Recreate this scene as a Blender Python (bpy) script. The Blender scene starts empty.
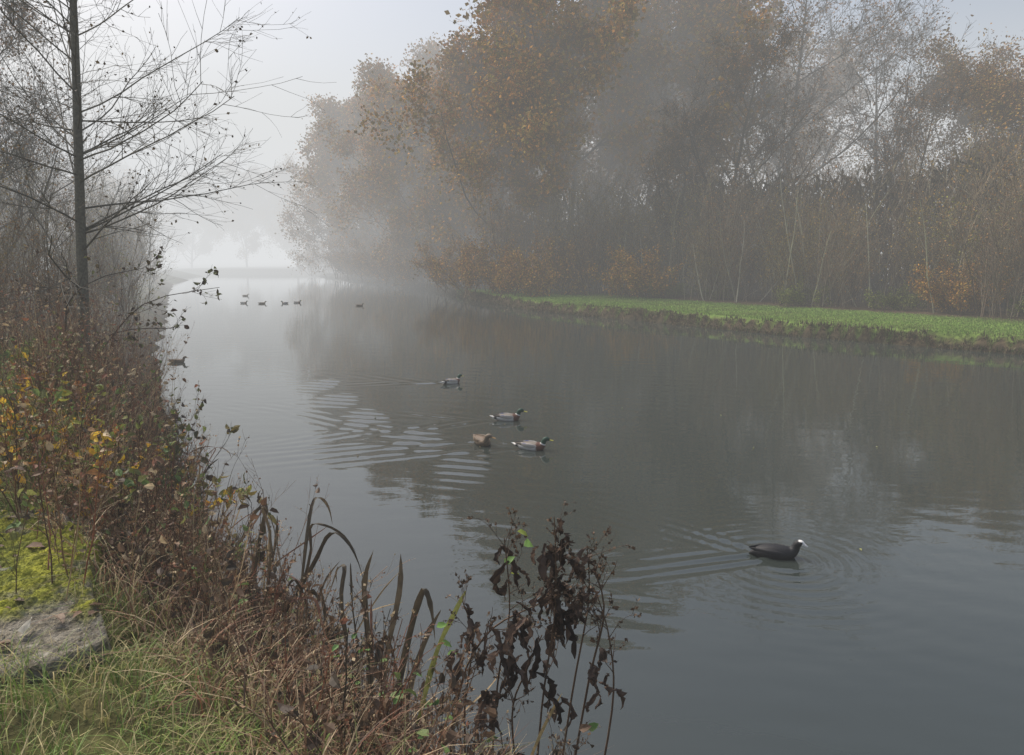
import bpy, math, numpy as np
from mathutils import Vector
sc=bpy.context.scene
rg=np.random.default_rng(11)
def nz(v): return v/np.maximum(np.linalg.norm(v,axis=-1,keepdims=True),1e-9)
# ------------------------------------------------ mesh buffer
class Buf:
    def __init__(s): s.V=[];s.F=[];s.C=[];s.n=0
    def add(s,V,Fs,C):
        V=np.asarray(V,float).reshape(-1,3)
        C=np.asarray(C,float)
        if C.ndim==1: C=np.tile(C,(len(V),1))
        s.V.append(V);s.C.append(C.reshape(-1,3))
        for F in Fs: s.F.append(np.asarray(F,int)+s.n)
        s.n+=len(V)
    def mesh(s,name,mat,smooth=False):
        V=np.concatenate(s.V);C=np.concatenate(s.C)
        loops=np.concatenate([f.ravel() for f in s.F])
        tot=np.concatenate([np.full(len(f),f.shape[1]) for f in s.F])
        start=np.concatenate([[0],np.cumsum(tot)[:-1]])
        m=bpy.data.meshes.new(name)
        m.vertices.add(len(V));m.vertices.foreach_set('co',V.ravel().astype(np.float32))
        m.loops.add(len(loops));m.loops.foreach_set('vertex_index',loops.astype(np.int32))
        m.polygons.add(len(tot));m.polygons.foreach_set('loop_start',start.astype(np.int32))
        m.polygons.foreach_set('use_smooth',np.full(len(tot),smooth))
        m.update(calc_edges=True)
        a=m.color_attributes.new('Col','FLOAT_COLOR','POINT')
        a.data.foreach_set('color',np.concatenate([np.clip(C,0,1),np.ones((len(C),1))],1).ravel().astype(np.float32))
        m.materials.append(mat)
        return m
def obj(name,m,loc=(0,0,0),rz=0,s=1):
    o=bpy.data.objects.new(name,m);o.location=loc;o.rotation_euler=(0,0,rz)
    o.scale=(s,s,s) if np.isscalar(s) else s
    sc.collection.objects.link(o);return o
# ------------------------------------------------ materials
def mat_col(name,rough=.8,ns=20,amt=.5,trans=0,spec=.2,bump=0,bscale=60):
    m=bpy.data.materials.new(name);m.use_nodes=True;nt=m.node_tree;N=nt.nodes;Lk=nt.links
    b=N['Principled BSDF'];b.inputs['Roughness'].default_value=rough
    b.inputs['Specular IOR Level'].default_value=spec
    at=N.new('ShaderNodeAttribute');at.attribute_name='Col'
    col=at.outputs['Color']
    tc=N.new('ShaderNodeTexCoord')
    if amt:
        no=N.new('ShaderNodeTexNoise');no.inputs['Scale'].default_value=ns;no.inputs['Detail'].default_value=3
        Lk.new(tc.outputs['Object'],no.inputs['Vector'])
        mr=N.new('ShaderNodeMapRange');mr.inputs[1].default_value=.25;mr.inputs[2].default_value=.75
        mr.inputs[3].default_value=1-amt;mr.inputs[4].default_value=1+amt
        Lk.new(no.outputs[0],mr.inputs[0])
        vm=N.new('ShaderNodeVectorMath');vm.operation='SCALE'
        Lk.new(at.outputs['Color'],vm.inputs[0]);Lk.new(mr.outputs[0],vm.inputs['Scale']);col=vm.outputs[0]
    Lk.new(col,b.inputs['Base Color'])
    if bump:
        n2=N.new('ShaderNodeTexNoise');n2.inputs['Scale'].default_value=bscale;n2.inputs['Detail'].default_value=5
        Lk.new(tc.outputs['Object'],n2.inputs['Vector'])
        bp=N.new('ShaderNodeBump');bp.inputs['Strength'].default_value=bump;bp.inputs['Distance'].default_value=.03
        Lk.new(n2.outputs[0],bp.inputs['Height']);Lk.new(bp.outputs[0],b.inputs['Normal'])
    if trans:
        t=N.new('ShaderNodeBsdfTranslucent');mx=N.new('ShaderNodeMixShader');mx.inputs[0].default_value=trans
        Lk.new(col,t.inputs[0]);Lk.new(b.outputs[0],mx.inputs[1]);Lk.new(t.outputs[0],mx.inputs[2])
        Lk.new(mx.outputs[0],N['Material Output'].inputs[0])
    return m
M_leaf=mat_col('foliage',.6,30,.35,.3,.3)
M_tree=mat_col('tree_bark_and_leaves',.9,3,.3,0,0)
M_ground=mat_col('ground_soil_grass',.95,6,.55,0,.1,.8,40)
M_feather=mat_col('feathers',.55,60,.12,0,.3,.2,120)
M_stone=mat_col('mossy_stone',.95,18,.45,0,.1,1.0,60)
# ------------------------------------------------ generators
def tubes(buf,P,R,k,C):
    B,n,_=P.shape
    T=nz(np.gradient(P,axis=1))
    ref=np.where(np.abs(T[:,:1,2:3])>.75,np.array([1.,0,0]),np.array([0,0,1.]))
    A=nz(np.cross(T,np.broadcast_to(ref,T.shape)));D=np.cross(T,A)
    th=np.arange(k)*2*np.pi/k
    V=P[:,:,None,:]+R[:,:,None,None]*(np.cos(th)[None,None,:,None]*A[:,:,None,:]+np.sin(th)[None,None,:,None]*D[:,:,None,:])
    b=np.arange(B)[:,None,None]*n*k;i=np.arange(n-1)[None,:,None]*k;j=np.arange(k)[None,None,:];j2=(j+1)%k
    F=np.stack([b+i+j,b+i+j2,b+i+k+j2,b+i+k+j],-1).reshape(-1,4)
    C=np.asarray(C,float)
    if C.ndim==1: C=np.tile(C,(B,1))
    buf.add(V,[F],np.repeat(C,n*k,axis=0))
def interp(P,t,R=None):
    n=P.shape[1];x=t*(n-1);i=np.clip(x.astype(int),0,n-2);f=(x-i)[:,None];a=np.arange(len(P))
    p=P[a,i]*(1-f)+P[a,i+1]*f;d=nz(P[a,i+1]-P[a,i])
    r=None if R is None else R[a,i]*(1-f[:,0])+R[a,i+1]*f[:,0]
    return p,d,r
def path(p,d,L,n,up,wig,r):
    pts=[p];
    for k in range(n-1):
        d=nz(d+np.array([0,0,1.])*up/(n-1)+wig*r.normal(size=d.shape))
        p=p+d*(L/(n-1))[:,None];pts.append(p)
    return np.stack(pts,1)
def grow(P,R,L,m,t0,t1,ang,lr,n,up,wig,rr,r,minr=.003,fall=.55):
    idx=np.repeat(np.arange(len(P)),m);t=t0+(t1-t0)*r.random(len(idx))
    p,d,rad=interp(P[idx],t,R[idx])
    q=r.normal(size=d.shape);q=nz(q-(q*d).sum(-1,keepdims=True)*d)
    a=(ang*(.75+.5*r.random(len(idx))))[:,None]
    d2=nz(np.cos(a)*d+np.sin(a)*q)
    L2=L[idx]*lr*(1-fall*t)*(.6+.8*r.random(len(idx)))
    P2=path(p,d2,L2,n,up,wig,r)
    r0=np.maximum(rad*rr,minr)
    R2=r0[:,None]*np.linspace(1,.3,n)[None];R2=np.maximum(R2,minr*.6)
    return P2,R2,L2
RH=(np.array([[0,0,0],[.5,.36,.05],[1,0,-.08],[.5,-.36,.05]]),[np.array([[0,3,2,1]])])
LF=(np.array([[0,0,0],[.3,.3,.1],[.3,0,0],[.3,-.3,.1],[.7,.22,.02],[.7,0,-.06],[.7,-.22,.02],[1,0,-.22]]),
    [np.array([[0,2,1],[0,3,2],[4,5,7],[5,6,7]]),np.array([[1,2,5,4],[2,3,6,5]])])
def cards(buf,pos,d,size,C,T=RH,r=rg,nrm=None):
    N=len(pos);d=nz(d);q=r.normal(size=(N,3)) if nrm is None else nrm+.4*r.normal(size=(N,3))
    q=nz(q-(q*d).sum(-1,keepdims=True)*d);s=np.cross(q,d);tv,tf=T
    V=pos[:,None,:]+size[:,None,None]*(tv[None,:,0:1]*d[:,None]+tv[None,:,1:2]*s[:,None]+tv[None,:,2:3]*q[:,None])
    o=(np.arange(N)*len(tv))[:,None,None]
    buf.add(V,[(o+f[None]).reshape(-1,f.shape[1]) for f in tf],np.repeat(C,len(tv),axis=0))
def pal(cols,n,r=rg,j=.25):
    c=np.array(cols)[r.integers(0,len(cols),n)];return c*(1-j+2*j*r.random((n,1)))
def leaves_on(buf,P,cnt,size,cols,r,T=RH,spread=.0,droop=0,t0=.1):
    i=r.integers(0,len(P),cnt);p,d,_=interp(P[i],t0+(1-t0)*r.random(cnt))
    dd=nz(d+1.2*r.normal(size=d.shape)+np.array([0,0,-droop]))
    cards(buf,p+spread*r.normal(size=p.shape),dd,size*(.6+.8*r.random(cnt)),pal(cols,cnt,r),T,r)
def blades(buf,base,h,w,bend,C,r=rg,n=5):
    N=len(base);az=r.random(N)*2*np.pi;ln=np.stack([np.cos(az),np.sin(az),0*az],1);side=np.stack([-np.sin(az),np.cos(az),0*az],1)
    s=np.linspace(0,1,n)
    P=base[:,None]+h[:,None,None]*(s[None,:,None]*np.array([0,0,1.])*(1-.45*bend[:,None,None]*s[None,:,None]**2)+bend[:,None,None]*s[None,:,None]**2*ln[:,None])
    W=w[:,None]*(1-s[None]**1.5*.95)
    V=np.stack([P+side[:,None]*W[...,None]/2,P-side[:,None]*W[...,None]/2],2)
    b=np.arange(N)[:,None]*n*2;i=np.arange(n-1)[None]*2
    F=np.stack([b+i,b+i+1,b+i+3,b+i+2],-1).reshape(-1,4)
    buf.add(V,[F],np.repeat(C,n*2,axis=0))
def spline(pts,n):
    pts=np.array(pts,float);m=len(pts);out=[]
    for t in np.linspace(0,m-1,n):
        i=min(int(t),m-2);f=t-i;p0=pts[max(i-1,0)];p1=pts[i];p2=pts[i+1];p3=pts[min(i+2,m-1)]
        out.append(.5*((2*p1)+(-p0+p2)*f+(2*p0-5*p1+4*p2-p3)*f*f+(-p0+3*p1-3*p2+p3)*f**3))
    return np.array(out)
def ribbon(buf,pts,w,C,n=12,tw=0,r=rg):
    P=spline(pts,n);T=nz(np.gradient(P,axis=0));v=nz(np.array([r.normal()*.5+1,r.normal()*.5,0]))
    S=nz(np.cross(T,np.cross(np.broadcast_to(v,T.shape),T)))
    U=np.cross(T,S);a=np.linspace(0,tw,n)[:,None];S=np.cos(a)*S+np.sin(a)*U;U=np.cross(T,S)
    W=w*np.clip(np.minimum(np.linspace(.8,1.6,n),np.linspace(4,0.05,n)),0,1)[:,None]*(.8+.4*r.random((n,1)))
    V=np.stack([P+S*W/2,P+U*W*.25,P-S*W/2],1)
    i=np.arange(n-1)*3
    F=np.concatenate([np.stack([i,i+1,i+4,i+3],-1),np.stack([i+1,i+2,i+5,i+4],-1)])
    buf.add(V,[F],C)
# ------------------------------------------------ land and water layout (metres, water at z=0)
SL=np.array([(20,-40),(9,-9),(3,-1),(.95,1.7),(.35,2.55),(-.4,3.3),(-1.5,4.5),(-2.4,5.8),(-3.2,7.2),(-4.4,9.3),(-6.3,13),(-9.4,19.6),(-13.5,29),(-19,41),(-30,66),(-42,98)],float)
SR=np.array([(80,-50),(30,0),(19,12),(13,18.6),(8.5,23.3),(4.8,28.5),(.8,34.1),(-2.2,42),(-6,54),(-14,70),(-27,98)],float)
POLY=np.concatenate([SL,SR[::-1]])
def dseg(X,Y,L):
    d=np.full(X.shape,1e9)
    for a,b in zip(L[:-1],L[1:]):
        e=b-a;t=np.clip(((X-a[0])*e[0]+(Y-a[1])*e[1])/(e@e),0,1)
        d=np.minimum(d,np.hypot(X-a[0]-t*e[0],Y-a[1]-t*e[1]))
    return d
def inside(X,Y):
    c=np.zeros(X.shape,bool);n=len(POLY)
    for i in range(n):
        x1,y1=POLY[i];x2,y2=POLY[(i+1)%n]
        if y1==y2: continue
        c^=((y1>Y)!=(y2>Y))&(X<(x2-x1)*(Y-y1)/(y2-y1)+x1)
    return c
def ss(x): x=np.clip(x,0,1);return x*x*(3-2*x)
def wob(X,Y): return .5*np.sin(1.7*X+.6*Y)+.3*np.sin(3.1*Y-1.3*X+1)+.2*np.sin(6.3*X+5.1*Y)
def land(X,Y):
    X=np.asarray(X,float);Y=np.asarray(Y,float)
    dl=dseg(X,Y,SL);dr=dseg(X,Y,SR);ins=inside(X,Y)
    dl2=dl+.12*wob(X*1.5,Y*1.5);dr2=dr+.18*wob(X*1.3,Y*1.3)
    top=np.where(Y<14,.92,.7)
    hl=.05+(top-.05)*ss(dl2/1.25)+.04*wob(X*2,Y*2)*ss(dl/1)
    hr=.04+.36*ss(dr2/.3)+.02*wob(X,Y)
    h=np.where(dl<dr,hl,hr);h=np.where((dl>30)&(dr>30)|(Y>98),.6+.3*wob(X*.05,Y*.05),h)
    h=np.where(ins,-.8*ss(np.minimum(dl,dr)/.7)-.03,h)
    return h,dl,dr,ins
def axis(segs):
    return np.concatenate([np.arange(a,b,s) for a,b,s in segs])
gx=np.concatenate([[-700,-400,-250,-150],axis([(-100,-30,6),(-30,-8,1.2),(-8,2,.11),(2,20,.3),(20,60,2)]),[60,80,120,200,400,700]])
gy=np.concatenate([[-300,-150,-60],axis([(-30,0,2),(0,12,.11),(12,45,.3),(45,110,2)]),[110,130,180,300,500,900]])
X,Y=np.meshgrid(gx,gy);H,dl,dr,ins=land(X,Y)
nx,ny=len(gx),len(gy)
C=np.zeros(X.shape+(3,))+np.array([.08,.06,.035])
left=dl<dr
nse=(.5+.5*wob(X*3,Y*2.2))[...,None]
C=np.where((left&(dl>1.0))[...,None],np.array([.09,.10,.03])*nse+np.array([.10,.075,.045])*(1-nse),C)
strip=(~left)&(dr>.35)&(dr<6.4+.5*wob(X,Y))&(Y<48)
C=np.where(strip[...,None],np.array([.13,.21,.04]),C)
C=np.where(ins[...,None],np.array([.03,.03,.02]),C)
i=np.arange(ny-1)[:,None]*nx+np.arange(nx-1)[None];F=np.stack([i,i+1,i+nx+1,i+nx],-1).reshape(-1,4)
b=Buf();b.add(np.stack([X,Y,H],-1),[F],C.reshape(-1,3));obj('ground',b.mesh('ground',M_ground,True))
# ------------------------------------------------ water with real ripples and wakes
wx=np.concatenate([[-120,-70,-40,-25,-15,-10],axis([(-7,9,.045)]),[9,11,14,20,30,50,90,150]])
wy=np.concatenate([[-80,-30,-10,0,1.2],axis([(2,8,.03),(8,20,.05)]),[20,21,23,26,30,36,45,60,90,140]])
X,Y=np.meshgrid(wx,wy)
def wake(bx,by,hd,A,lam,k=.4,Ls=3,w0=.1):
    h=math.radians(hd);c,s_=math.cos(h),math.sin(h)
    s=-((X-bx)*c+(Y-by)*s_);w=np.abs(-(X-bx)*s_+(Y-by)*c)
    env=np.exp(-((w-k*s)/(w0+.10*np.maximum(s,0)))**2)*ss((s+.15)/.3)*np.exp(-np.maximum(s,0)/Ls)
    return A*env*np.sin(2*np.pi/lam*(-.5*s+.86*w))+.35*A*np.exp(-(w/(.1+.3*np.maximum(s,0)))**2)*ss(s/.3)*np.exp(-np.maximum(s,0)/(Ls*.5))*np.sin(2*np.pi*s/lam)
Z=np.zeros_like(X)
Z+=wake(-1.18,14.4,-10,.024,.3,.2,.9)+wake(-.1,11.1,5,.011,.25,.33,1.6)+wake(-.4,9.7,-10,.009,.22,.36,1.8)+wake(.26,9.4,-8,.011,.26,.36,1.8)
Z+=wake(2.22,5.9,-14,.013,.14,.62,.6,.08)+wake(2.22,5.9,-14,.008,.16,.3,.8,.08)
rr=np.hypot(X-2.25,(Y-5.8));Z+=.0075*np.sin(2*np.pi*rr/.14)*np.exp(-rr/.48)*ss(rr/.15)*(.65+.35*np.sin(3*np.arctan2(Y-5.8,X-2.3)+1))
# old wake band drifting away from the mallards
a=np.array([-3.7,14.6]);e=nz(np.array([1.2,4.4])-a);u=(X-a[0])*e[0]+(Y-a[1])*e[1];w=(X-a[0])*e[1]*-1+(Y-a[1])*e[0]
w=w+.25*np.sin(u*.7)
env=np.exp(-(w/(.30+.02*u))**2)*ss((u+1)/1.5)*np.exp(-np.maximum(u-5.5,0)/2.8)*(.55+.45*np.sin(u*2.3+X*3.1))
ph=(X*.25+Y*.97)
Z+=.0125*env*np.sin(2*np.pi*ph/.29+.9*np.sin(X*1.6)+.7*np.sin(Y*2.3))
cal=.1+.9*ss(.5+.9*np.sin(X*.55-Y*.35+.8*np.sin(Y*.4)))
Z+=.0004*cal*np.sin(2*np.pi*(X*.12+Y)/.55+2.6*np.sin(X*1.1+Y*.5))
Z+=.0004*cal*np.sin(2*np.pi*(X*.5+Y*.8)/.31+2.5*np.sin(X*2-Y))
fade=ss((X+7)/1.5)*ss((9-X)/1.5)*ss((20-Y)/3)*ss((Y-1.8)/.6);Z*=fade
nx,ny=len(wx),len(wy);i=np.arange(ny-1)[:,None]*nx+np.arange(nx-1)[None];F=np.stack([i,i+1,i+nx+1,i+nx],-1).reshape(-1,4)
m=bpy.data.materials.new('lake_water');m.use_nodes=True;N=m.node_tree.nodes;Lk=m.node_tree.links
pb=N['Principled BSDF'];pb.inputs['Base Color'].default_value=(.034,.042,.037,1);pb.inputs['Roughness'].default_value=.03;pb.inputs['IOR'].default_value=1.68
tc=N.new('ShaderNodeTexCoord');mp=N.new('ShaderNodeMapping');mp.inputs['Scale'].default_value=(.7,1.5,1);n1=N.new('ShaderNodeTexNoise');n1.inputs['Scale'].default_value=2.0;n1.inputs['Detail'].default_value=3
bp=N.new('ShaderNodeBump');bp.inputs['Strength'].default_value=.08;bp.inputs['Distance'].default_value=.05
Lk.new(tc.outputs['Object'],mp.inputs[0]);Lk.new(mp.outputs[0],n1.inputs['Vector']);Lk.new(n1.outputs[0],bp.inputs['Height']);Lk.new(bp.outputs[0],pb.inputs['Normal'])
b=Buf();b.add(np.stack([X,Y,Z],-1),[F],np.array([.07,.08,.07]));obj('water',b.mesh('water',m,True))
# ------------------------------------------------ woodland trees
BARK=[(.09,.08,.06),(.11,.10,.075),(.07,.06,.045)]
def tree_mesh(name,seed,H,leafn,leafs,cols,spread=.5,bark=BARK,low=.18,l1=18,tw=5,tr=.011,len1=.95,trunk=.85,fall=.6,cl=.2):
    r=np.random.default_rng(seed);b=Buf()
    P=path(np.array([[0,0,-.3]]),np.array([[.03,.02,1.]]),np.array([H*trunk]),12,.2,.04,r)
    R=(H*tr*np.linspace(1,.12,12)**.9)[None];L=np.array([H*1.0])
    tubes(b,P,R,7,pal(bark,1,r))
    P1,R1,L1=grow(P,R,L,l1,low,.99,len1,spread,8,.7,.10,.5,r,.02,fall)
    P2,R2,L2=grow(P1,R1,L1,9,.2,1,.75,.5,6,.3,.13,.55,r,.012,.4)
    P3,R3,L3=grow(P2,R2,L2,7,.15,1,.7,.5,4,.15,.16,.55,r,.010,.3)
    P4,R4,L4=grow(P3,R3,L3,tw,.15,1,.7,.6,3,.1,.2,.6,r,.008,.3)
    tubes(b,P1,R1,5,pal(bark,len(P1),r));tubes(b,P2,R2,3,pal(bark,len(P2),r));tubes(b,P3,R3,3,pal(bark,len(P3),r));tubes(b,P4,R4,3,pal(bark,len(P4),r))
    if leafn: 
        k=r.random(len(P4));clump=np.repeat(r.random(len(P2)),7*tw)
        sel=P4[(clump*.6+.4*k)>cl]
        leaves_on(b,sel,leafn,leafs,cols,r,spread=.32,droop=.3)
    return b.mesh(name,M_tree)
olive=[(.32,.23,.055),(.37,.24,.06),(.25,.20,.055),(.40,.24,.06)]
gold=[(.55,.27,.06),(.46,.22,.05),(.36,.22,.055)]
brown=[(.33,.17,.06),(.26,.15,.07),(.38,.20,.07)]
T_A=tree_mesh('broad_oak',1,19,85000,.25,olive+gold,.52,low=.06,l1=28,trunk=.75,cl=.12)
T_B=tree_mesh('tall_oak',2,20,80000,.24,gold+olive,.46,low=.10,l1=27,trunk=.8,cl=.12)
T_C=tree_mesh('thin_leaf_tree',3,19,26000,.18,olive+brown,.45)
T_D=tree_mesh('bare_tree',4,17,4000,.13,brown,.45,tw=7)
def shrub_mesh(name,seed,H,ns,leafn,leafs,cols,bark,lean=.22):
    r=np.random.default_rng(seed);b=Buf()
    p=np.concatenate([r.normal(size=(ns,2))*.8,np.full((ns,1),-.2)],1)
    d=nz(np.concatenate([r.normal(size=(ns,2))*lean,np.ones((ns,1))],1));L=H*(.5+.5*r.random(ns))
    P=path(p,d,L,8,.1,.05,r);R=(.012+.026*r.random(ns))[:,None]*np.linspace(1,.25,8)[None]
    P1,R1,L1=grow(P,R,L,11,.12,1,.5,.42,5,.35,.12,.5,r,.008,.5)
    P2,R2,L2=grow(P1,R1,L1,7,.1,1,.55,.55,4,.2,.15,.6,r,.006,.3)
    for a,q,k in ((P,R,4),(P1,R1,3),(P2,R2,3)): tubes(b,a,q,k,pal(bark,len(a),r,.4))
    if leafn: leaves_on(b,P2,leafn,leafs,cols,r,spread=.1,droop=.3)
    return b.mesh(name,M_tree)
TW=[(.18,.15,.10),(.23,.20,.135),(.10,.085,.055),(.32,.29,.20)]
S_A=shrub_mesh('thicket_a',21,6.5,24,1800,.09,olive,TW,.16)
S_B=shrub_mesh('thicket_b',22,6.5,26,1100,.08,brown,[(.21,.155,.11),(.16,.125,.085),(.28,.23,.16)],.2)
S_C=shrub_mesh('thicket_c',23,6,17,3400,.09,[(.27,.25,.06),(.23,.22,.055),(.32,.24,.06)],[(.30,.28,.19),(.15,.14,.10)],.2)
S_D=shrub_mesh('bush_brown',24,3.2,22,8000,.10,brown+gold+olive,[(.16,.12,.08)],.6)
S_E=shrub_mesh('bush_green',25,1.6,16,3500,.08,[(.15,.19,.05),(.24,.24,.065)],[(.13,.12,.07)],.6)
rw=np.random.default_rng(5)
def put(name,m,x,y,s=1,z=None):
    h=float(land(np.array([x]),np.array([y]))[0][0]) if z is None else z
    obj(name,m,(x,y,max(h,0)),rw.random()*6.28,s*(.95+.1*rw.random()))
for (m,x,y,s,n) in [(T_B,3.5,47,1.05,'oak_tree'),(T_A,-.8,49,.88,'oak_tree'),(T_A,-5.0,55.5,.84,'oak_tree'),(T_B,-8.6,61,.86,'oak_tree'),(T_A,-12.2,69,.92,'oak_tree'),
    (T_B,8.5,50,1.08,'oak_tree'),(T_C,13,50,1.1,'oak_tree'),(T_D,18,50,1.22,'bare_ash_tree'),(T_D,24,50,1.08,'bare_ash_tree'),(T_C,30,48,.85,'bare_ash_tree'),(T_D,34,44,.9,'bare_ash_tree'),
    (T_B,3,62,1.1,'oak_tree'),(T_C,14,64,1.05,'oak_tree'),(T_C,22,60,1.0,'oak_tree'),(T_D,38,54,1.0,'bare_ash_tree'),(T_A,-16.5,80,.88,'oak_tree'),(T_B,-6,74,1.05,'oak_tree'),
    (T_D,20,38,.66,'bare_ash_tree'),(T_D,26,32,.62,'bare_ash_tree'),(T_D,12,42,.85,'bare_ash_tree'),(T_C,28,40,.7,'bare_ash_tree'),(T_D,9,41,.62,'bare_ash_tree'),
    (T_A,-48,112,.75,'oak_tree'),(T_B,-39,110,.75,'oak_tree'),(T_A,-31,108,.8,'oak_tree'),(T_B,-22,104,.85,'oak_tree'),(T_A,-58,105,.8,'oak_tree'),(T_A,-46,86,.6,'oak_tree'),(T_B,-42,74,.45,'oak_tree'),
    (T_D,-27,42,.5,'bare_ash_tree'),(T_D,-15,22,.42,'bare_ash_tree'),(T_D,-11,15.5,.42,'bare_ash_tree')]:
    put(n,m,x,y,s)
A0=np.array([13,18.6]);U=np.array([-.619,.785]);Nn=np.array([.785,.619])
for off,s0,cnt,jit in ((7.6,.6,24,.7),(9.6,.85,22,1.2),(12.5,1.05,18,1.4)):
    for t in np.linspace(-16,25,cnt):
        p=A0+U*(t+rw.normal()*.6)+Nn*(off+rw.normal()*jit*.5)
        if p[1]<10: continue
        m=[S_A,S_B,S_C,S_A,S_A][rw.integers(0,5)]
        if off<8 and rw.random()<.3: m=S_E if rw.random()<.75 else S_D; 
        put('hazel_thicket',m,p[0],p[1],s0*(.8+.4*rw.random())*(1.1 if m is S_D else 1))
for x,y,m,s in [(.6,38.5,S_D,.9),(-1.3,42,S_D,1),(-3,47,S_D,1.1),(-4.5,52,S_B,.8),(-6.2,57,S_D,1.2),(-9,62,S_D,1.2),(-13,70,S_D,1.3),(-17,77,S_B,1.1),(-22,88,S_D,1.5),(2.5,41,S_D,1.1),(4.5,40,S_B,.8),(0,45,S_B,1),(6.5,37.5,S_D,.9),(-3,56,S_A,1.1),(3,44,S_A,1),(-7.8,59,S_D,1.3),(-10.8,65,S_D,1.3),(-15,74,S_D,1.3)]:
    put('hawthorn_bush',m,x,y,s)
for x,y,m,s in [(-8.9,15.5,S_B,.45),(-10.5,18.5,S_C,.5),(-12.3,22,S_B,.6),(-13.4,25,S_A,.6),(-15.8,30,S_A,.7),(-18.3,34,S_B,.7),(-21,40,S_A,.8),(-24.5,47,S_D,1.2),(-28.5,55,S_A,.9),(-33.5,64,S_B,1),(-40,78,S_A,1.2),(-12.5,19,S_A,.75),(-17,24,S_B,.9),(-21,30,S_A,1),(-27,40,S_B,1),(-8,12,S_B,.4),(-9.8,13.5,S_A,.55)]:
    put('hawthorn_bush',m,x,y,s)
# pale leaning saplings at the wood edge
r=np.random.default_rng(18);b=Buf();n=26
t=-10+32*r.random(n);o=6.9+1.5*r.random(n);p=A0+U*t[:,None]+Nn*o[:,None]
P=path(np.concatenate([p,np.full((n,1),.2)],1),nz(np.concatenate([r.normal(size=(n,2))*.25,np.ones((n,1))],1)),2.5+3.5*r.random(n),9,.1,.06,r)
R=(.02+.02*r.random(n))[:,None]*np.linspace(1,.3,9)[None];tubes(b,P,R,5,pal([(.38,.36,.27),(.32,.31,.21)],n,r))
P1,R1,L1=grow(P,R,np.full(n,4.),7,.3,1,.6,.3,5,.3,.12,.5,r,.006);tubes(b,P1,R1,3,pal([(.28,.26,.2)],len(P1),r))
obj('birch_saplings',b.mesh('birch_saplings',M_tree))
# brown understorey mass behind the thicket (brash through a volume)
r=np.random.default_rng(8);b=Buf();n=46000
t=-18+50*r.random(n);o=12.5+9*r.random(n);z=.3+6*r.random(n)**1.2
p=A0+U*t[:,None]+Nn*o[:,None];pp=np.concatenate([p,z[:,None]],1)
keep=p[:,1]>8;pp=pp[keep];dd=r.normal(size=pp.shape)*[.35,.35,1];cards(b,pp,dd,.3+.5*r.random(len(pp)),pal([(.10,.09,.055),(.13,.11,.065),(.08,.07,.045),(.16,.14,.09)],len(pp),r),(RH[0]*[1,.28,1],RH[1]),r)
n=20000;k=r.random(n);q0=np.array([-1.,45]);q1=np.array([-22,92.]);p=q0+(q1-q0)*k[:,None]+np.array([.9,.4])*(2+7*r.random((n,1)))
pp=np.concatenate([p,(.3+4.5*r.random((n,1))**1.3)],1);cards(b,pp,r.normal(size=pp.shape),.25+.25*r.random(n),pal(brown,n,r),RH,r)
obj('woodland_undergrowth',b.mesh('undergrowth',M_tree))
# right bank grass
r=np.random.default_rng(9);b=Buf();n=60000
t=-14+36*r.random(n);o=.15+6.2*r.random(n)**1.2;p=A0+U*t[:,None]+Nn*o[:,None];h,dl_,dr_,ins_=land(p[:,0],p[:,1])
ok=(~ins_)&(dr_<6.6)&(dr_>.2);p=p[ok];h=h[ok];n=len(p)
dry=wob(p[:,0]*.6,p[:,1]*.7)>.25
cg=pal([(.145,.25,.045),(.19,.29,.06),(.13,.21,.045),(.21,.25,.08)],n,r);cg[dry]=cg[dry]*.75+np.array([.22,.18,.09])*.2
blades(b,np.concatenate([p,h[:,None]-.01],1),.03+.06*r.random(n),.02+.01*r.random(n),.6*r.random(n),cg,r,3)
n=14000;k=r.random(n)
i=r.integers(2,len(SR)-2,n);p=SR[i]+(SR[i+1]-SR[i])*k[:,None];p=p+np.array([.785,.619])*(-.05+.35*r.random((n,1)));h=land(p[:,0],p[:,1])[0]
h=np.maximum(h,0)
blades(b,np.concatenate([p,h[:,None]],1),.05+.17*r.random(n)**2.5,.02+.015*r.random(n),.9*r.random(n),pal([(.08,.08,.035),(.13,.10,.06),(.08,.06,.04),(.17,.14,.08),(.10,.12,.045)],n,r),r,4)
obj('bank_grass',b.mesh('bank_grass',M_leaf))
# ------------------------------------------------ alder on the left bank
r=np.random.default_rng(35);b=Buf();bk=[(.13,.12,.09),(.15,.14,.11)]
P=path(np.array([[0,0,-.2]]),np.array([[.062,0,1.]]),np.array([8.6]),16,.05,.006,r);R=(.078*np.linspace(1,.1,16)**.8)[None];L=np.array([9.])
tubes(b,P,R,10,np.array([.17,.16,.125]))
P1,R1,L1=grow(P,R,L,62,.12,.97,1.15,.34,9,.25,.06,.22,r,.006,.6)
P2,R2,L2=grow(P1,R1,L1,11,.15,1,.65,.42,6,.10,.10,.55,r,.0033,.35)
P3,R3,L3=grow(P2,R2,L2,6,.15,1,.6,.5,4,-.05,.13,.6,r,.0024,.3)
for a_,q,k in ((P1,R1,5),(P2,R2,4),(P3,R3,3)): tubes(b,a_,q,k,pal(bk,len(a_),r))
leaves_on(b,P3,1700,.04,[(.05,.035,.025),(.08,.055,.03),(.16,.11,.05)],r,spread=.01,droop=.8,t0=.6)
obj('alder_tree',b.mesh('alder_tree',M_leaf),(-5.8,9.9,.85))
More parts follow.
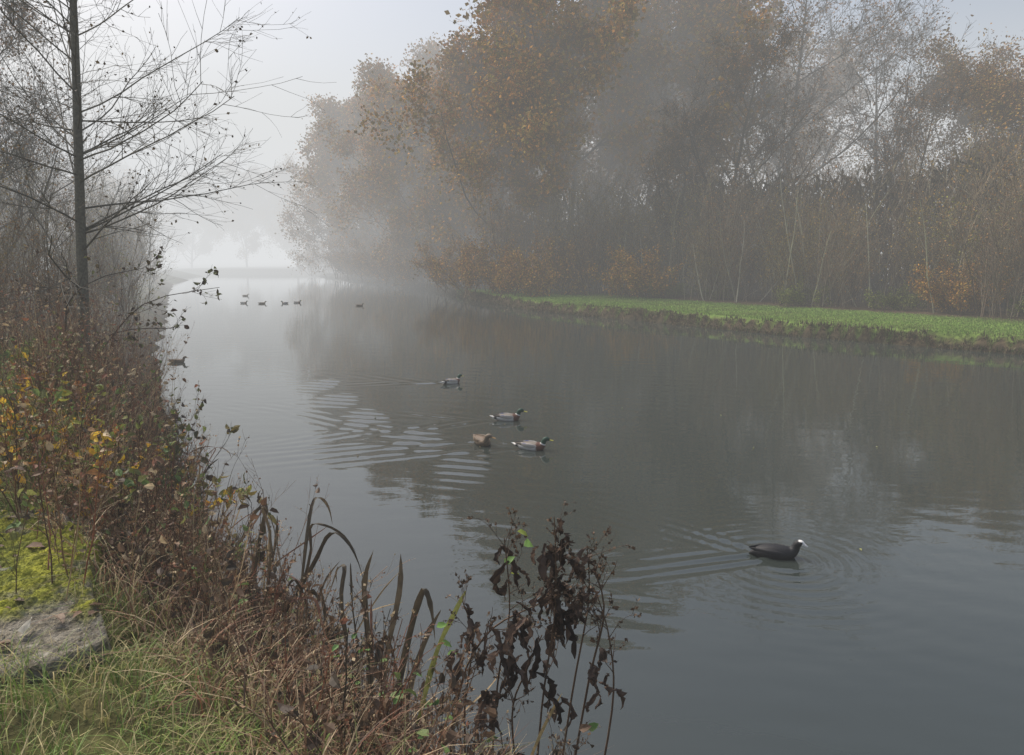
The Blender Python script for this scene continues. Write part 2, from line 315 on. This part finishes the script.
# low overhanging branch of the alder scrub
b=Buf();st=np.stack([spline([(-5.6,9.4,.8),(-5.0,9.2,1.5),(-4.4,9.0,1.95),(-3.5,8.9,2.12)],9),spline([(-5.6,9.4,.8),(-5.2,9.0,1.3),(-4.7,8.8,1.6),(-4.0,8.7,1.65)],9),spline([(-5.7,9.5,.8),(-5.5,9.1,1.8),(-5.0,8.9,2.2),(-4.3,8.7,2.35)],9)])
R=np.tile(.012*np.linspace(1,.25,9),(3,1));tubes(b,st,R,5,np.array([.08,.06,.045]))
P1,R1,L1=grow(st,R,np.full(3,2.2),10,.25,1,.6,.3,5,.1,.12,.5,r,.003);P2,R2,L2=grow(P1,R1,L1,4,.2,1,.6,.5,4,0,.12,.6,r,.002)
tubes(b,P1,R1,3,np.array([.08,.055,.04]));tubes(b,P2,R2,3,np.array([.08,.055,.04]))
leaves_on(b,P2,170,.065,[(.06,.04,.03),(.10,.075,.035),(.15,.16,.06)],r,LF,.01,.9,.4)
obj('sallow_bush',b.mesh('sallow',M_leaf))
# ------------------------------------------------ near left bank vegetation
def along(n,y0,y1,d0,d1,r,pw=1):
    yy=y0+(y1-y0)*r.random(n)**pw
    xs=np.interp(yy,SL[2:,1],SL[2:,0]);d=d0+(d1-d0)*r.random(n)
    x=xs-d*.85;y=yy-d*.5;return x,y,land(x,y)[0]
r=np.random.default_rng(41)
RED=[(.25,.14,.08),(.32,.21,.13),(.19,.11,.07),(.44,.34,.21),(.12,.08,.055),(.56,.44,.27),(.29,.13,.08)]
def herbs(name,n,y0,y1,d0,d1,h0,h1,cols,lcols,lf,ls,side=7,pw=1,seedh=True,lean=.22,rad=.0035):
    b=Buf();x,y,z=along(n,y0,y1,d0,d1,r,pw);p=np.stack([x,y,np.maximum(z,0)-.03],1)
    d=nz(np.concatenate([r.normal(size=(n,2))*lean+np.array([.03,0]),np.ones((n,1))],1));L=h0+(h1-h0)*r.random(n)
    P=path(p,d,L,8,-.1,.06,r);R=(rad*(.6+.8*r.random(n)))[:,None]*np.linspace(1,.4,8)[None]
    c=pal(cols,n,r,.3);tubes(b,P,R,4,c)
    P1,R1,L1=grow(P,R,L,side,.25,1,.5,.32,5,.3,.12,.6,r,.0014,.4);tubes(b,P1,R1,3,np.repeat(c,side,0))
    P2,R2,L2=grow(P1,R1,L1,3,.3,1,.6,.45,3,.1,.15,.7,r,.001,.3);tubes(b,P2,R2,3,np.repeat(c,side*3,0))
    if seedh:
        m=n*side*4;i=r.integers(0,len(P2),m);q,dd,_=interp(P2[i],.4+.6*r.random(m));cards(b,q,dd+.6*r.normal(size=q.shape),.008+.012*r.random(m),pal(cols,m,r),RH,r)
    if lf: leaves_on(b,P1,lf,ls,lcols,r,LF,.01,.7)
    return obj(name,b.mesh(name,M_leaf))
DK=[(.10,.07,.05),(.17,.11,.07),(.07,.055,.04)]
herbs('dead_willowherb',420,3.7,9,.12,1.4,.45,1.0,RED,RED+DK,1700,.045)
herbs('dead_willowherb',420,7,15,.1,2.4,.7,1.4,RED,RED+[(.16,.18,.06)],1500,.05)
herbs('dead_meadowsweet',360,2.4,5.2,-.02,1.05,.25,.64,DK+RED,DK,1500,.045)
herbs('nettle_patch',150,3.9,9,.4,1.6,.4,.9,[(.14,.16,.06),(.18,.14,.07)],[(.13,.20,.07),(.18,.24,.08),(.27,.28,.09),(.13,.14,.07)],1500,.052,6,1,False)
herbs('bramble_bush',110,4.6,8,.9,2.6,.4,.8,[(.20,.12,.07)],[(.75,.50,.06),(.24,.27,.07),(.70,.42,.06),(.18,.23,.07),(.45,.22,.08),(.32,.33,.08)],2000,.06,6,1,False,.5)
herbs('bramble_bush',36,4.6,8.5,.0,.35,.6,1.0,[(.12,.08,.06)],[(.10,.10,.05),(.17,.21,.06),(.24,.19,.06),(.08,.06,.05)],420,.07,5,1,False,.25)
# yellowing bramble clump
b=Buf();n=34;p=np.stack([-3.9+.55*r.normal(size=n),6.0+.35*r.normal(size=n)],1);z=land(p[:,0],p[:,1])[0]
P=path(np.concatenate([p,z[:,None]],1),nz(np.concatenate([r.normal(size=(n,2))*.5,np.ones((n,1))],1)),.35+.35*r.random(n),7,-.5,.1,r);R=np.tile(.004*np.linspace(1,.5,7),(n,1));tubes(b,P,R,4,np.array([.25,.12,.08]))
P1,R1,L1=grow(P,R,np.full(n,.5),5,.3,1,.8,.4,4,.1,.1,.6,r,.0015);tubes(b,P1,R1,3,np.array([.25,.13,.08]))
leaves_on(b,P1,620,.07,[(.88,.62,.06),(.85,.55,.05),(.80,.44,.06),(.50,.50,.09),(.28,.32,.08),(.60,.25,.08)],r,LF,.02,.2)
obj('yellow_bramble_bush',b.mesh('yellow_bramble',M_leaf))
# grass on the near bank
b=Buf()
def grassp(n,x0,x1,y0,y1,h0,h1,cols,w=.006,mn=.5,slab=.42):
    x=x0+(x1-x0)*r.random(n);y=y0+(y1-y0)*r.random(n);h,dl_,dr_,i_=land(x,y);cl=(.5+.5*wob(x*2.2,y*2.7))
    su=(x+2.55)*.87+(y-3.3)*.5;sv=-(x+2.55)*.5+(y-3.3)*.87
    ok=(~i_)&(dl_>mn)&(cl>.12*r.random(n));ok&=~((np.abs(su)<slab)&(np.abs(sv)<.88))
    x,y,h=x[ok],y[ok],h[ok];k=len(x)
    blades(b,np.stack([x,y,h-.01],1),(h0+(h1-h0)*r.random(k))*(.6+.6*cl[ok]),w*(.6+.8*r.random(k)),.3+.9*r.random(k),pal(cols,k,r,.3),r,6)
G=[(.16,.25,.05),(.21,.29,.07),(.32,.34,.11),(.13,.20,.05),(.46,.39,.19),(.36,.30,.15)]
grassp(11000,-3.2,.0,1.5,3.4,.10,.27,G,.005,.95)
grassp(9000,-6,-2.2,3.6,7,.15,.38,G,.006,.95)
grassp(7000,-10,-3.5,6.5,14,.2,.5,G+[(.35,.23,.12)],.010,1.0)
x,y,z=along(5600,2.2,7,-.02,1.2,r);k=len(x)
blades(b,np.stack([x,y,np.maximum(z,0)],1),.12+.32*r.random(k),.004+.005*r.random(k),.4+.9*r.random(k),pal(RED+[(.40,.31,.19),(.2,.21,.08)],k,r,.3),r,6)
obj('grass',b.mesh('grass',M_leaf))
# reeds / iris leaves, dead
b=Buf();dk=np.array([.085,.068,.045])
def reed(x,y,h,dx,curl,w=.022,c=dk):
    z=max(float(land(np.array([x]),np.array([y]))[0][0]),-.05);dy=.12*r.normal()
    pts=[(x,y,z),(x+dx*.25+.02*r.normal(),y+dy*.3,z+h*.4),(x+dx*.7+.02*r.normal(),y+dy*.6,z+h*.8),(x+dx,y+dy,z+h)]
    if curl:
        a=curl*(.7+.6*r.random());q=.1+.35*r.random()
        pts+=[(x+dx+.5*a,y+dy*1.2,z+h*(.99+.02*r.random())),(x+dx+a,y+dy*1.4,z+h*(1-.4*q)),(x+dx+a*(.9+.5*r.random()),y+dy*1.5,z+h*(1-q))]
    ribbon(b,pts,w*(.7+.5*r.random()),c*(.7+.8*r.random()),18,r.normal()*1.2,r)
for a_ in [(-.72,3.42,.98,.05,0,.032),(-.66,3.40,.92,.10,0,.032),(-.80,3.5,.8,-.04,0,.03),(-.60,3.35,.85,.18,.06,.028),(-.9,3.6,.7,.0,-.07),(-.55,3.35,.7,.2,0,.03),(-1.45,4.25,1.0,.02,.10),(-1.30,4.2,.85,.1,.16),(-1.5,4.3,.9,-.04,0),(-1.2,4.05,.7,.22,0),(-1.15,4.0,.55,-.1,-.06),(-1.6,4.5,.8,.1,0),(-1.3,4.2,.6,.25,0),(-1.02,3.85,.5,-.12,0),(-1.7,4.6,.85,.15,-.1),(-.98,3.8,.65,-.05,0),(-1.38,4.15,.8,.3,.12),(-1.25,4.1,.9,.0,.06),(-.76,3.45,.6,-.15,0,.028),(-.5,3.3,.6,-.1,0,.026)]: reed(*a_)
for k in range(90):
    yy=2.8+5.5*r.random();xs=float(np.interp(yy,SL[2:,1],SL[2:,0]));reed(xs-.5*r.random()+.08,yy,.25+.42*r.random(),.22*r.normal(),.1*r.normal() if r.random()<.5 else 0,.013,np.array([[.12,.09,.06],[.38,.29,.17],[.24,.13,.09]][r.integers(0,3)]))
ribbon(b,[(-.45,3.1,.3),(-.35,3.1,.7),(-.25,3.05,.95),(-.2,3.05,1.05)],.03,np.array([.22,.24,.07]))
ribbon(b,[(-.05,2.6,.2),(.1,2.65,.6),(.2,2.7,.78)],.014,np.array([.5,.38,.18]))
obj('dead_reeds',b.mesh('dead_reeds',M_leaf,True))
# withered dock plant hanging over the water
def droopleaf(b,p,L,c,w=.037):
    a_=r.random()*6.28;o=np.array([math.cos(a_),math.sin(a_),0]);n=11;s=np.linspace(0,1,n)[:,None]
    wv=np.cumsum(r.normal(size=(n,3)),0)*.0035
    P=p+o*L*.4*np.sin(s*(1.5+1.5*r.random()))+np.array([0,0,-1.])*L*s**1.2+wv
    side=np.array([-o[1],o[0],0]);W=w*np.sin(np.clip(s*.93+.07,0,1)*np.pi)**.6*(.45+1.0*r.random((n,1)))
    tw=np.cumsum(r.normal(size=(n,1)),0)*.35;sd=np.cos(tw)*side+np.sin(tw)*o;on=-np.sin(tw)*side+np.cos(tw)*o
    cr=.55*W*(r.random((n,1))-.1)
    V=np.stack([P+sd*W*.32+on*cr*1.3,P+sd*W*.30-on*cr*.2,P+.004*r.normal(size=(n,3))-on*cr*.6,P-sd*W*.28-on*cr*.1,P-sd*W*.36+on*cr*1.2],1)
    i=np.arange(n-1)[:,None]*5+np.arange(4)[None];b.add(V,[np.stack([i,i+1,i+6,i+5],-1).reshape(-1,4)],c*(.5+1.0*r.random()))
b=Buf();stalks=[[(.08,2.75,.05),(.12,2.72,.7),(.17,2.7,1.15),(.16,2.68,1.52)],[(-.1,2.9,.1),(-.06,2.8,.75),(-.01,2.75,1.1),(-.03,2.72,1.42)],[(.15,2.7,.05),(.24,2.72,.75),(.30,2.72,1.15),(.29,2.7,1.38)],
 [(-.3,3.0,.1),(-.22,2.85,.7),(-.1,2.8,.98),(.08,2.75,1.12),(.2,2.7,1.2)],[(.2,2.7,.1),(.3,2.7,.8),(.36,2.7,1.12),(.31,2.7,1.3),(.25,2.7,1.26)],[(.3,2.65,.1),(.40,2.7,.7),(.385,2.7,1.0),(.33,2.7,1.2)],[(-.2,2.95,.1),(-.2,2.85,.6),(-.16,2.8,.95),(-.2,2.8,1.12)],[(.05,2.8,.1),(.0,2.8,.6),(.06,2.75,.85),(.12,2.75,1.0)]]
for s in stalks:
    P=spline(s,16)[None];R=(.0055*np.linspace(1,.4,16))[None];tubes(b,P,R,6,np.array([.17,.11,.07]))
    P1,R1,L1=grow(P,R,np.array([1.3]),10,.35,1,.7,.13,5,.0,.15,.6,r,.0016,.3);tubes(b,P1,R1,4,np.array([.13,.085,.06]))
    P2,R2,L2=grow(P1,R1,L1,3,.3,1,.7,.5,4,-.1,.15,.6,r,.001,.3);tubes(b,P2,R2,3,np.array([.10,.07,.05]))
    m=180;i=r.integers(0,len(P2),m);q,dd,_=interp(P2[i],.3+.7*r.random(m));cards(b,q,dd+.6*r.normal(size=q.shape),.008+.013*r.random(m),pal(DK,m,r),RH,r)
for (x,z,k,L) in [(.16,1.22,12,.17),(.03,1.06,9,.15),(-.05,.95,9,.16),(-.15,1.07,6,.12),(.22,1.34,8,.13),(.12,.88,6,.15),(.33,.9,5,.12),(.2,1.1,10,.15),(-.08,.75,8,.16),(-.2,.9,6,.13),(.02,.82,4,.14),(.0,1.3,6,.11),(.28,1.2,6,.12),(.18,.72,6,.14),(.36,.78,4,.1),(.12,1.36,6,.12),(.17,1.46,4,.08),(.29,1.34,4,.09)]:
    for _ in range(k): droopleaf(b,np.array([x+.025*r.normal(),2.74+.04*r.normal(),z+.035*r.normal()]),L*(.5+.7*r.random()),np.array([.075,.052,.04])*(1 if r.random()<.7 else 1.8))
q=np.array([(.02,2.74,1.44),(.05,2.74,1.4),(-.03,2.74,1.30),(-.01,2.76,1.26),(-.33,3.0,.9),(-.31,3.0,.83),(-.28,2.95,.8),(.3,2.7,.62)]);
cards(b,q,np.array([[1,.2,.1]]*8)+.4*r.normal(size=(8,3)),np.full(8,.055),pal([(.35,.42,.08),(.18,.32,.08)],8,r),LF,r,np.array([0,-.5,1.]))
obj('withered_dock_plant',b.mesh('withered_dock_plant',M_leaf,True))
# green seedlings & fallen leaves
b=Buf();k=150;x,y,z=along(k,2.3,5,-.02,.8,r);q=np.stack([x,y,z+.12+.35*r.random(k)],1)
cards(b,q,r.normal(size=(k,3))*[1,1,.3],.03+.04*r.random(k),pal([(.13,.25,.07),(.19,.30,.09),(.17,.23,.08)],k,r),LF,r,np.array([0,0,1.]));obj('nettle_seedlings',b.mesh('seedlings',M_leaf))
b=Buf()
# ------------------------------------------------ mossy stone edging slab (irregular, flat, half overgrown)
def fbm(X,Y,s,o=5):
    rr_=np.random.default_rng(s);v=0*X;a=1
    for k in range(o):
        for _ in range(3):
            d=rr_.normal(size=2);v=v+a/2.2*np.sin((X*d[0]+Y*d[1])*2.2**k*2+rr_.random()*6.28+.8*np.sin(X*d[1]*1.7**k*2-Y*d[0]))
        a*=.6
    return v
gu=np.linspace(-1,1,120);gv=np.linspace(-1,1,220);Uu,Vv=np.meshgrid(gu,gv)
f1=fbm(Uu*1.5,Vv*3,3);f2=fbm(Uu*6,Vv*12,4);f3=fbm(Uu*16,Vv*30,6,3)
edge=np.minimum(1-np.abs(Uu)**10,1-np.abs(Vv)**16);moss=ss(.5+.9*(f1*.6+.35*f2+.8*np.sin(Vv*3.6+1.0)))
zz=.13*ss(edge*3)-.05+moss*(.022+.010*f3)+.005*f2+.0025*rg.normal(size=Uu.shape)
uu=Uu*.52*(1+.05*np.sin(Vv*5));vv=Vv*1.0*(1+.05*np.sin(Uu*4))
xx=-2.55+uu*.87-vv*.5;yy=3.3+uu*.5+vv*.87
C=moss[...,None]*(np.array([.22,.23,.04])+.05*f2[...,None]*np.array([1,.9,0]))+(1-moss[...,None])*(np.array([.22,.20,.16])+.03*f3[...,None]);C=np.clip(C,.02,1)*(.75+.5*rg.random(Uu.shape+(1,)))
i=np.arange(219)[:,None]*120+np.arange(119)[None];bs=Buf();bs.add(np.stack([xx,yy,.9+zz],-1),[np.stack([i,i+1,i+121,i+120],-1).reshape(-1,4)],C.reshape(-1,3));obj('mossy_stone_edging',bs.mesh('slab',M_stone,True))
k=90;uu=(r.random(k)*2-1)*.5;vv=(r.random(k)*2-1);q=np.stack([-2.55+uu*.87-vv*.5,3.3+uu*.5+vv*.87,np.full(k,1.005)],1)
cards(b,q,r.normal(size=(k,3))*[1,1,.08],.02+.07*r.random(k)**2,pal([(.24,.15,.10),(.3,.22,.16),(.16,.11,.08)],k,r),LF,r,np.array([0,0,1.]))
q=np.array([(-1.98,2.75,1.02),(-2.75,3.75,1.02),(-2.5,3.6,1.02)]);cards(b,q,r.normal(size=(3,3))*[1,1,.05],np.array([.10,.15,.12]),np.array([(.6,.58,.52),(.26,.16,.11),(.3,.2,.14)]),LF,r,np.array([0,0,1.]))
x=-3+9*r.random(14);y=3.6+9*r.random(14);q=np.stack([x,y,0*x+.012],1);cards(b,q,r.normal(size=(14,3))*[1,1,0],np.full(14,.035),pal([(.3,.22,.09),(.4,.4,.14)],14,r),LF,r,np.array([0,0,1.]))
obj('fallen_leaves',b.mesh('fallen_leaves',M_leaf))
# ------------------------------------------------ birds
M_eye=bpy.data.materials.new('eye');M_eye.use_nodes=True;M_eye.node_tree.nodes['Principled BSDF'].inputs['Base Color'].default_value=(.01,.01,.01,1);M_eye.node_tree.nodes['Principled BSDF'].inputs['Roughness'].default_value=.1
def bird(name,kind,x,y,hd,s=1,turn=0):
    if kind=='coot':
        rings=[(-.20,.035,.008,.006),(-.17,.045,.03,.022),(-.11,.055,.065,.05),(-.03,.056,.085,.066),(.05,.055,.08,.064),(.11,.068,.058,.05),(.138,.095,.04,.038),(.15,.122,.032,.032),(.162,.145,.032,.030),(.185,.152,.029,.026),(.202,.146,.016,.016),(.217,.140,.010,.010),(.235,.132,.003,.004)]
    else:
        rings=[(-.30,.10,.008,.004),(-.26,.085,.035,.012),(-.2,.07,.06,.035),(-.1,.06,.088,.06),(0,.055,.1,.072),(.09,.06,.092,.068),(.14,.08,.064,.054),(.16,.112,.042,.04),(.170,.140,.034,.034),(.186,.166,.036,.036),(.212,.178,.035,.032),(.238,.172,.024,.024),(.256,.162,.017,.011),(.283,.155,.018,.007),(.306,.152,.016,.005),(.314,.151,.004,.003)]
    q=spline([(a,0,c) for a,c,_,_ in rings],len(rings)*3-2);w=spline([(c,d,0) for _,_,c,d in rings],len(rings)*3-2)
    n=len(q);k=20;T=nz(np.gradient(q,axis=0));S=np.array([0,1.,0]);Un=np.cross(T,S)
    th=np.arange(k)*2*np.pi/k
    V=q[:,None]+np.cos(th)[None,:,None]*S*w[:,None,0:1]+np.sin(th)[None,:,None]*Un[:,None]*w[:,None,1:2]
    up=np.where(Un[:,2:3]>0,np.sin(th)[None],-np.sin(th)[None])
    px=np.broadcast_to(q[:,None,0],(n,k));pz=np.broadcast_to(q[:,None,2],(n,k))
    C=np.zeros((n,k,3))
    if kind=='coot':
        C[:]=(.014,.014,.017);C[(px>.194)]=(.9,.88,.84)
        C[(px>.176)&(np.cos(th)[None]**2<.5)&(pz>.13)&(up>0)]=(.9,.88,.84)
    elif kind=='male':
        C[:]=(.60,.58,.54);C[(up>.55)]=(.20,.17,.14);C[px<-.17]=(.02,.02,.02);C[px<-.235]=(.7,.68,.64)
        C[px>.085]=(.12,.05,.03);C[pz>.105]=(.8,.79,.75);C[(pz>.118)|((px>.18)&(pz>.1))]=(.008,.05,.028);C[px>.252]=(.6,.52,.08)
    else:
        C[:]=(.20,.145,.095);C[up>.5]=(.14,.095,.06);C*=(.5+1.0*rg.random((n,k,1)));C[pz>.12]=(.19,.145,.10);C[px>.252]=(.34,.20,.08)
    ox=.175 if kind!='coot' else .15
    if turn:
        a_=math.radians(turn)*ss((pz-.09)/.05)
        dx=V[...,0]-ox;dy=V[...,1].copy();V[...,0]=ox+dx*np.cos(a_)-dy*np.sin(a_);V[...,1]=dx*np.sin(a_)+dy*np.cos(a_)
    i=np.arange(n-1)[:,None]*k;j=np.arange(k)[None];F=np.stack([i+j,i+(j+1)%k,i+k+(j+1)%k,i+k+j],-1).reshape(-1,4)
    b=Buf();b.add(V,[F],C.reshape(-1,3))
    for sd in (1,-1):
        sc_=.8 if kind=='coot' else 1
        wq=np.array([(.10,.075,.075),(.06,.086,.085),(0,.092,.09),(-.08,.082,.095),(-.15,.058,.1),(-.21,.03,.105),(-.255,.012,.11)])*[sc_,sc_,sc_*.95]
        ww=np.array([.006,.026,.036,.034,.026,.014,.003])*sc_
        wq=spline(wq,19);ww=np.interp(np.linspace(0,6,19),np.arange(7),ww);kk=10;tt=np.arange(kk)*2*np.pi/kk
        VV=wq[:,None]*[1,sd,1]+np.stack([0*tt,.42*np.cos(tt),np.sin(tt)],-1)[None]*ww[:,None,None]
        i=np.arange(18)[:,None]*kk;j=np.arange(kk)[None]
        cw={'coot':(.018,.018,.021),'male':(.42,.39,.35),'female':(.16,.115,.075)}[kind];CC=np.tile(np.array(cw),(19,kk,1))
        if kind=='male': CC[12:]=(.12,.10,.08);CC[9:11,:4]=(.03,.05,.25)
        if kind=='female': CC*=(.5+rg.random((19,kk,1)))
        b.add(VV,[np.stack([i+j,i+(j+1)%kk,i+kk+(j+1)%kk,i+kk+j],-1).reshape(-1,4)],CC.reshape(-1,3))
    o=obj(name,b.mesh(name,M_feather,True),(x,y,-.03 if kind=='coot' else -.02),math.radians(hd),s)
    hx,hz,hw=(.180,.158,.028) if kind=='coot' else (.214,.184,.0335)
    for sg in (1,-1):
        dx,dy=hx-ox,sg*hw*.93;a_=math.radians(turn)
        bpy.ops.mesh.primitive_uv_sphere_add(segments=10,ring_count=8,radius=.0045,location=(ox+dx*math.cos(a_)-dy*math.sin(a_),dx*math.sin(a_)+dy*math.cos(a_),hz));e_=bpy.context.object
        e_.parent=o;e_.name='eye';e_.data.materials.append(M_eye)
    return o
bird('mallard_drake','male',-1.18,14.4,40,.9)
bird('mallard_drake','male',-.06,11.1,4,.95)
bird('mallard_hen','female',-.40,9.65,-65,.95,40)
bird('mallard_drake','male',.26,9.38,-16,.92,25)
bird('coot','coot',2.22,5.9,-14,1.06,-12)
for x,y,h,k in [(-14.1,39,0,'male'),(-13.0,38.6,20,'female'),(-11.9,38.8,170,'male'),(-11.4,39.4,0,'male'),(-7.6,37,0,'female'),(-7.9,17.3,10,'female'),(-16.5,46,0,'female')]: bird('mallard_drake' if k=='male' else 'mallard_hen',k,x,y,h,.8)
# ------------------------------------------------ fog banks (homogeneous absorbing volumes; their own glow stands in for scattered light)
def fog(outline,z0,z1,sig,col):
    n=len(outline);V=[(x,y,z0) for x,y in outline]+[(x,y,z1) for x,y in outline]
    F=[tuple(range(n))[::-1],tuple(range(n,2*n))]+[(i,(i+1)%n,n+(i+1)%n,n+i) for i in range(n)]
    me=bpy.data.meshes.new('fog');me.from_pydata(V,[],F);me.update();o=obj('fog',me)
    m=bpy.data.materials.new('fog');m.use_nodes=True;N=m.node_tree.nodes;N.clear();Lk=m.node_tree.links
    out=N.new('ShaderNodeOutputMaterial');a=N.new('ShaderNodeVolumeAbsorption');a.inputs['Color'].default_value=(0,0,0,1);a.inputs['Density'].default_value=sig
    e=N.new('ShaderNodeEmission');e.inputs[0].default_value=(*col,1);e.inputs[1].default_value=sig;ad=N.new('ShaderNodeAddShader')
    Lk.new(a.outputs[0],ad.inputs[0]);Lk.new(e.outputs[0],ad.inputs[1]);Lk.new(ad.outputs[0],out.inputs['Volume']);me.materials.append(m)
    try: m.cycles.homogeneous_volume=True
    except Exception as ex: print('hv',ex)
fog([(-500,-200),(500,-200),(500,600),(-500,600)],-3,24,.0050,(.62,.62,.61))  # near fog: dimmer glow, woodland shade put into its emission colour
fog([(-490,13),(-6.8,13),(-13,30),(-12,44),(490,44),(490,590),(-490,590)],-2.9,25,.0105,(.84,.86,.88))
fog([(-480,80),(480,80),(480,580),(-480,580)],-2.8,22,.024,(.82,.84,.86))
# ------------------------------------------------ light
w=bpy.data.worlds.new('World');sc.world=w;w.use_nodes=True;N=w.node_tree.nodes;sky=N.new('ShaderNodeTexSky');sky.sky_type='NISHITA';sky.sun_disc=False
EL,AZ=48,-50
sky.sun_elevation=math.radians(EL);sky.sun_rotation=math.radians(AZ);sky.dust_density=5;sky.air_density=1
w.node_tree.links.new(sky.outputs[0],N['Background'].inputs[0]);N['Background'].inputs[1].default_value=.15
l=bpy.data.lights.new('sun','SUN');l.energy=4.3;l.angle=math.radians(40);l.color=(1,.94,.86);o=bpy.data.objects.new('sun',l);sc.collection.objects.link(o)
el=math.radians(EL);az=math.radians(AZ);o.rotation_euler=Vector((math.sin(az)*math.cos(el),math.cos(az)*math.cos(el),math.sin(el))).to_track_quat('Z','Y').to_euler()
cam=bpy.data.cameras.new('camera');co=bpy.data.objects.new('camera',cam);sc.collection.objects.link(co);sc.camera=co
co.location=(0,0,2.5);co.rotation_euler=(math.radians(90-9.4),0,0);cam.lens=25.98;cam.sensor_width=36;cam.clip_end=2000
sc.view_settings.view_transform='Standard';sc.view_settings.look='None';sc.view_settings.exposure=0
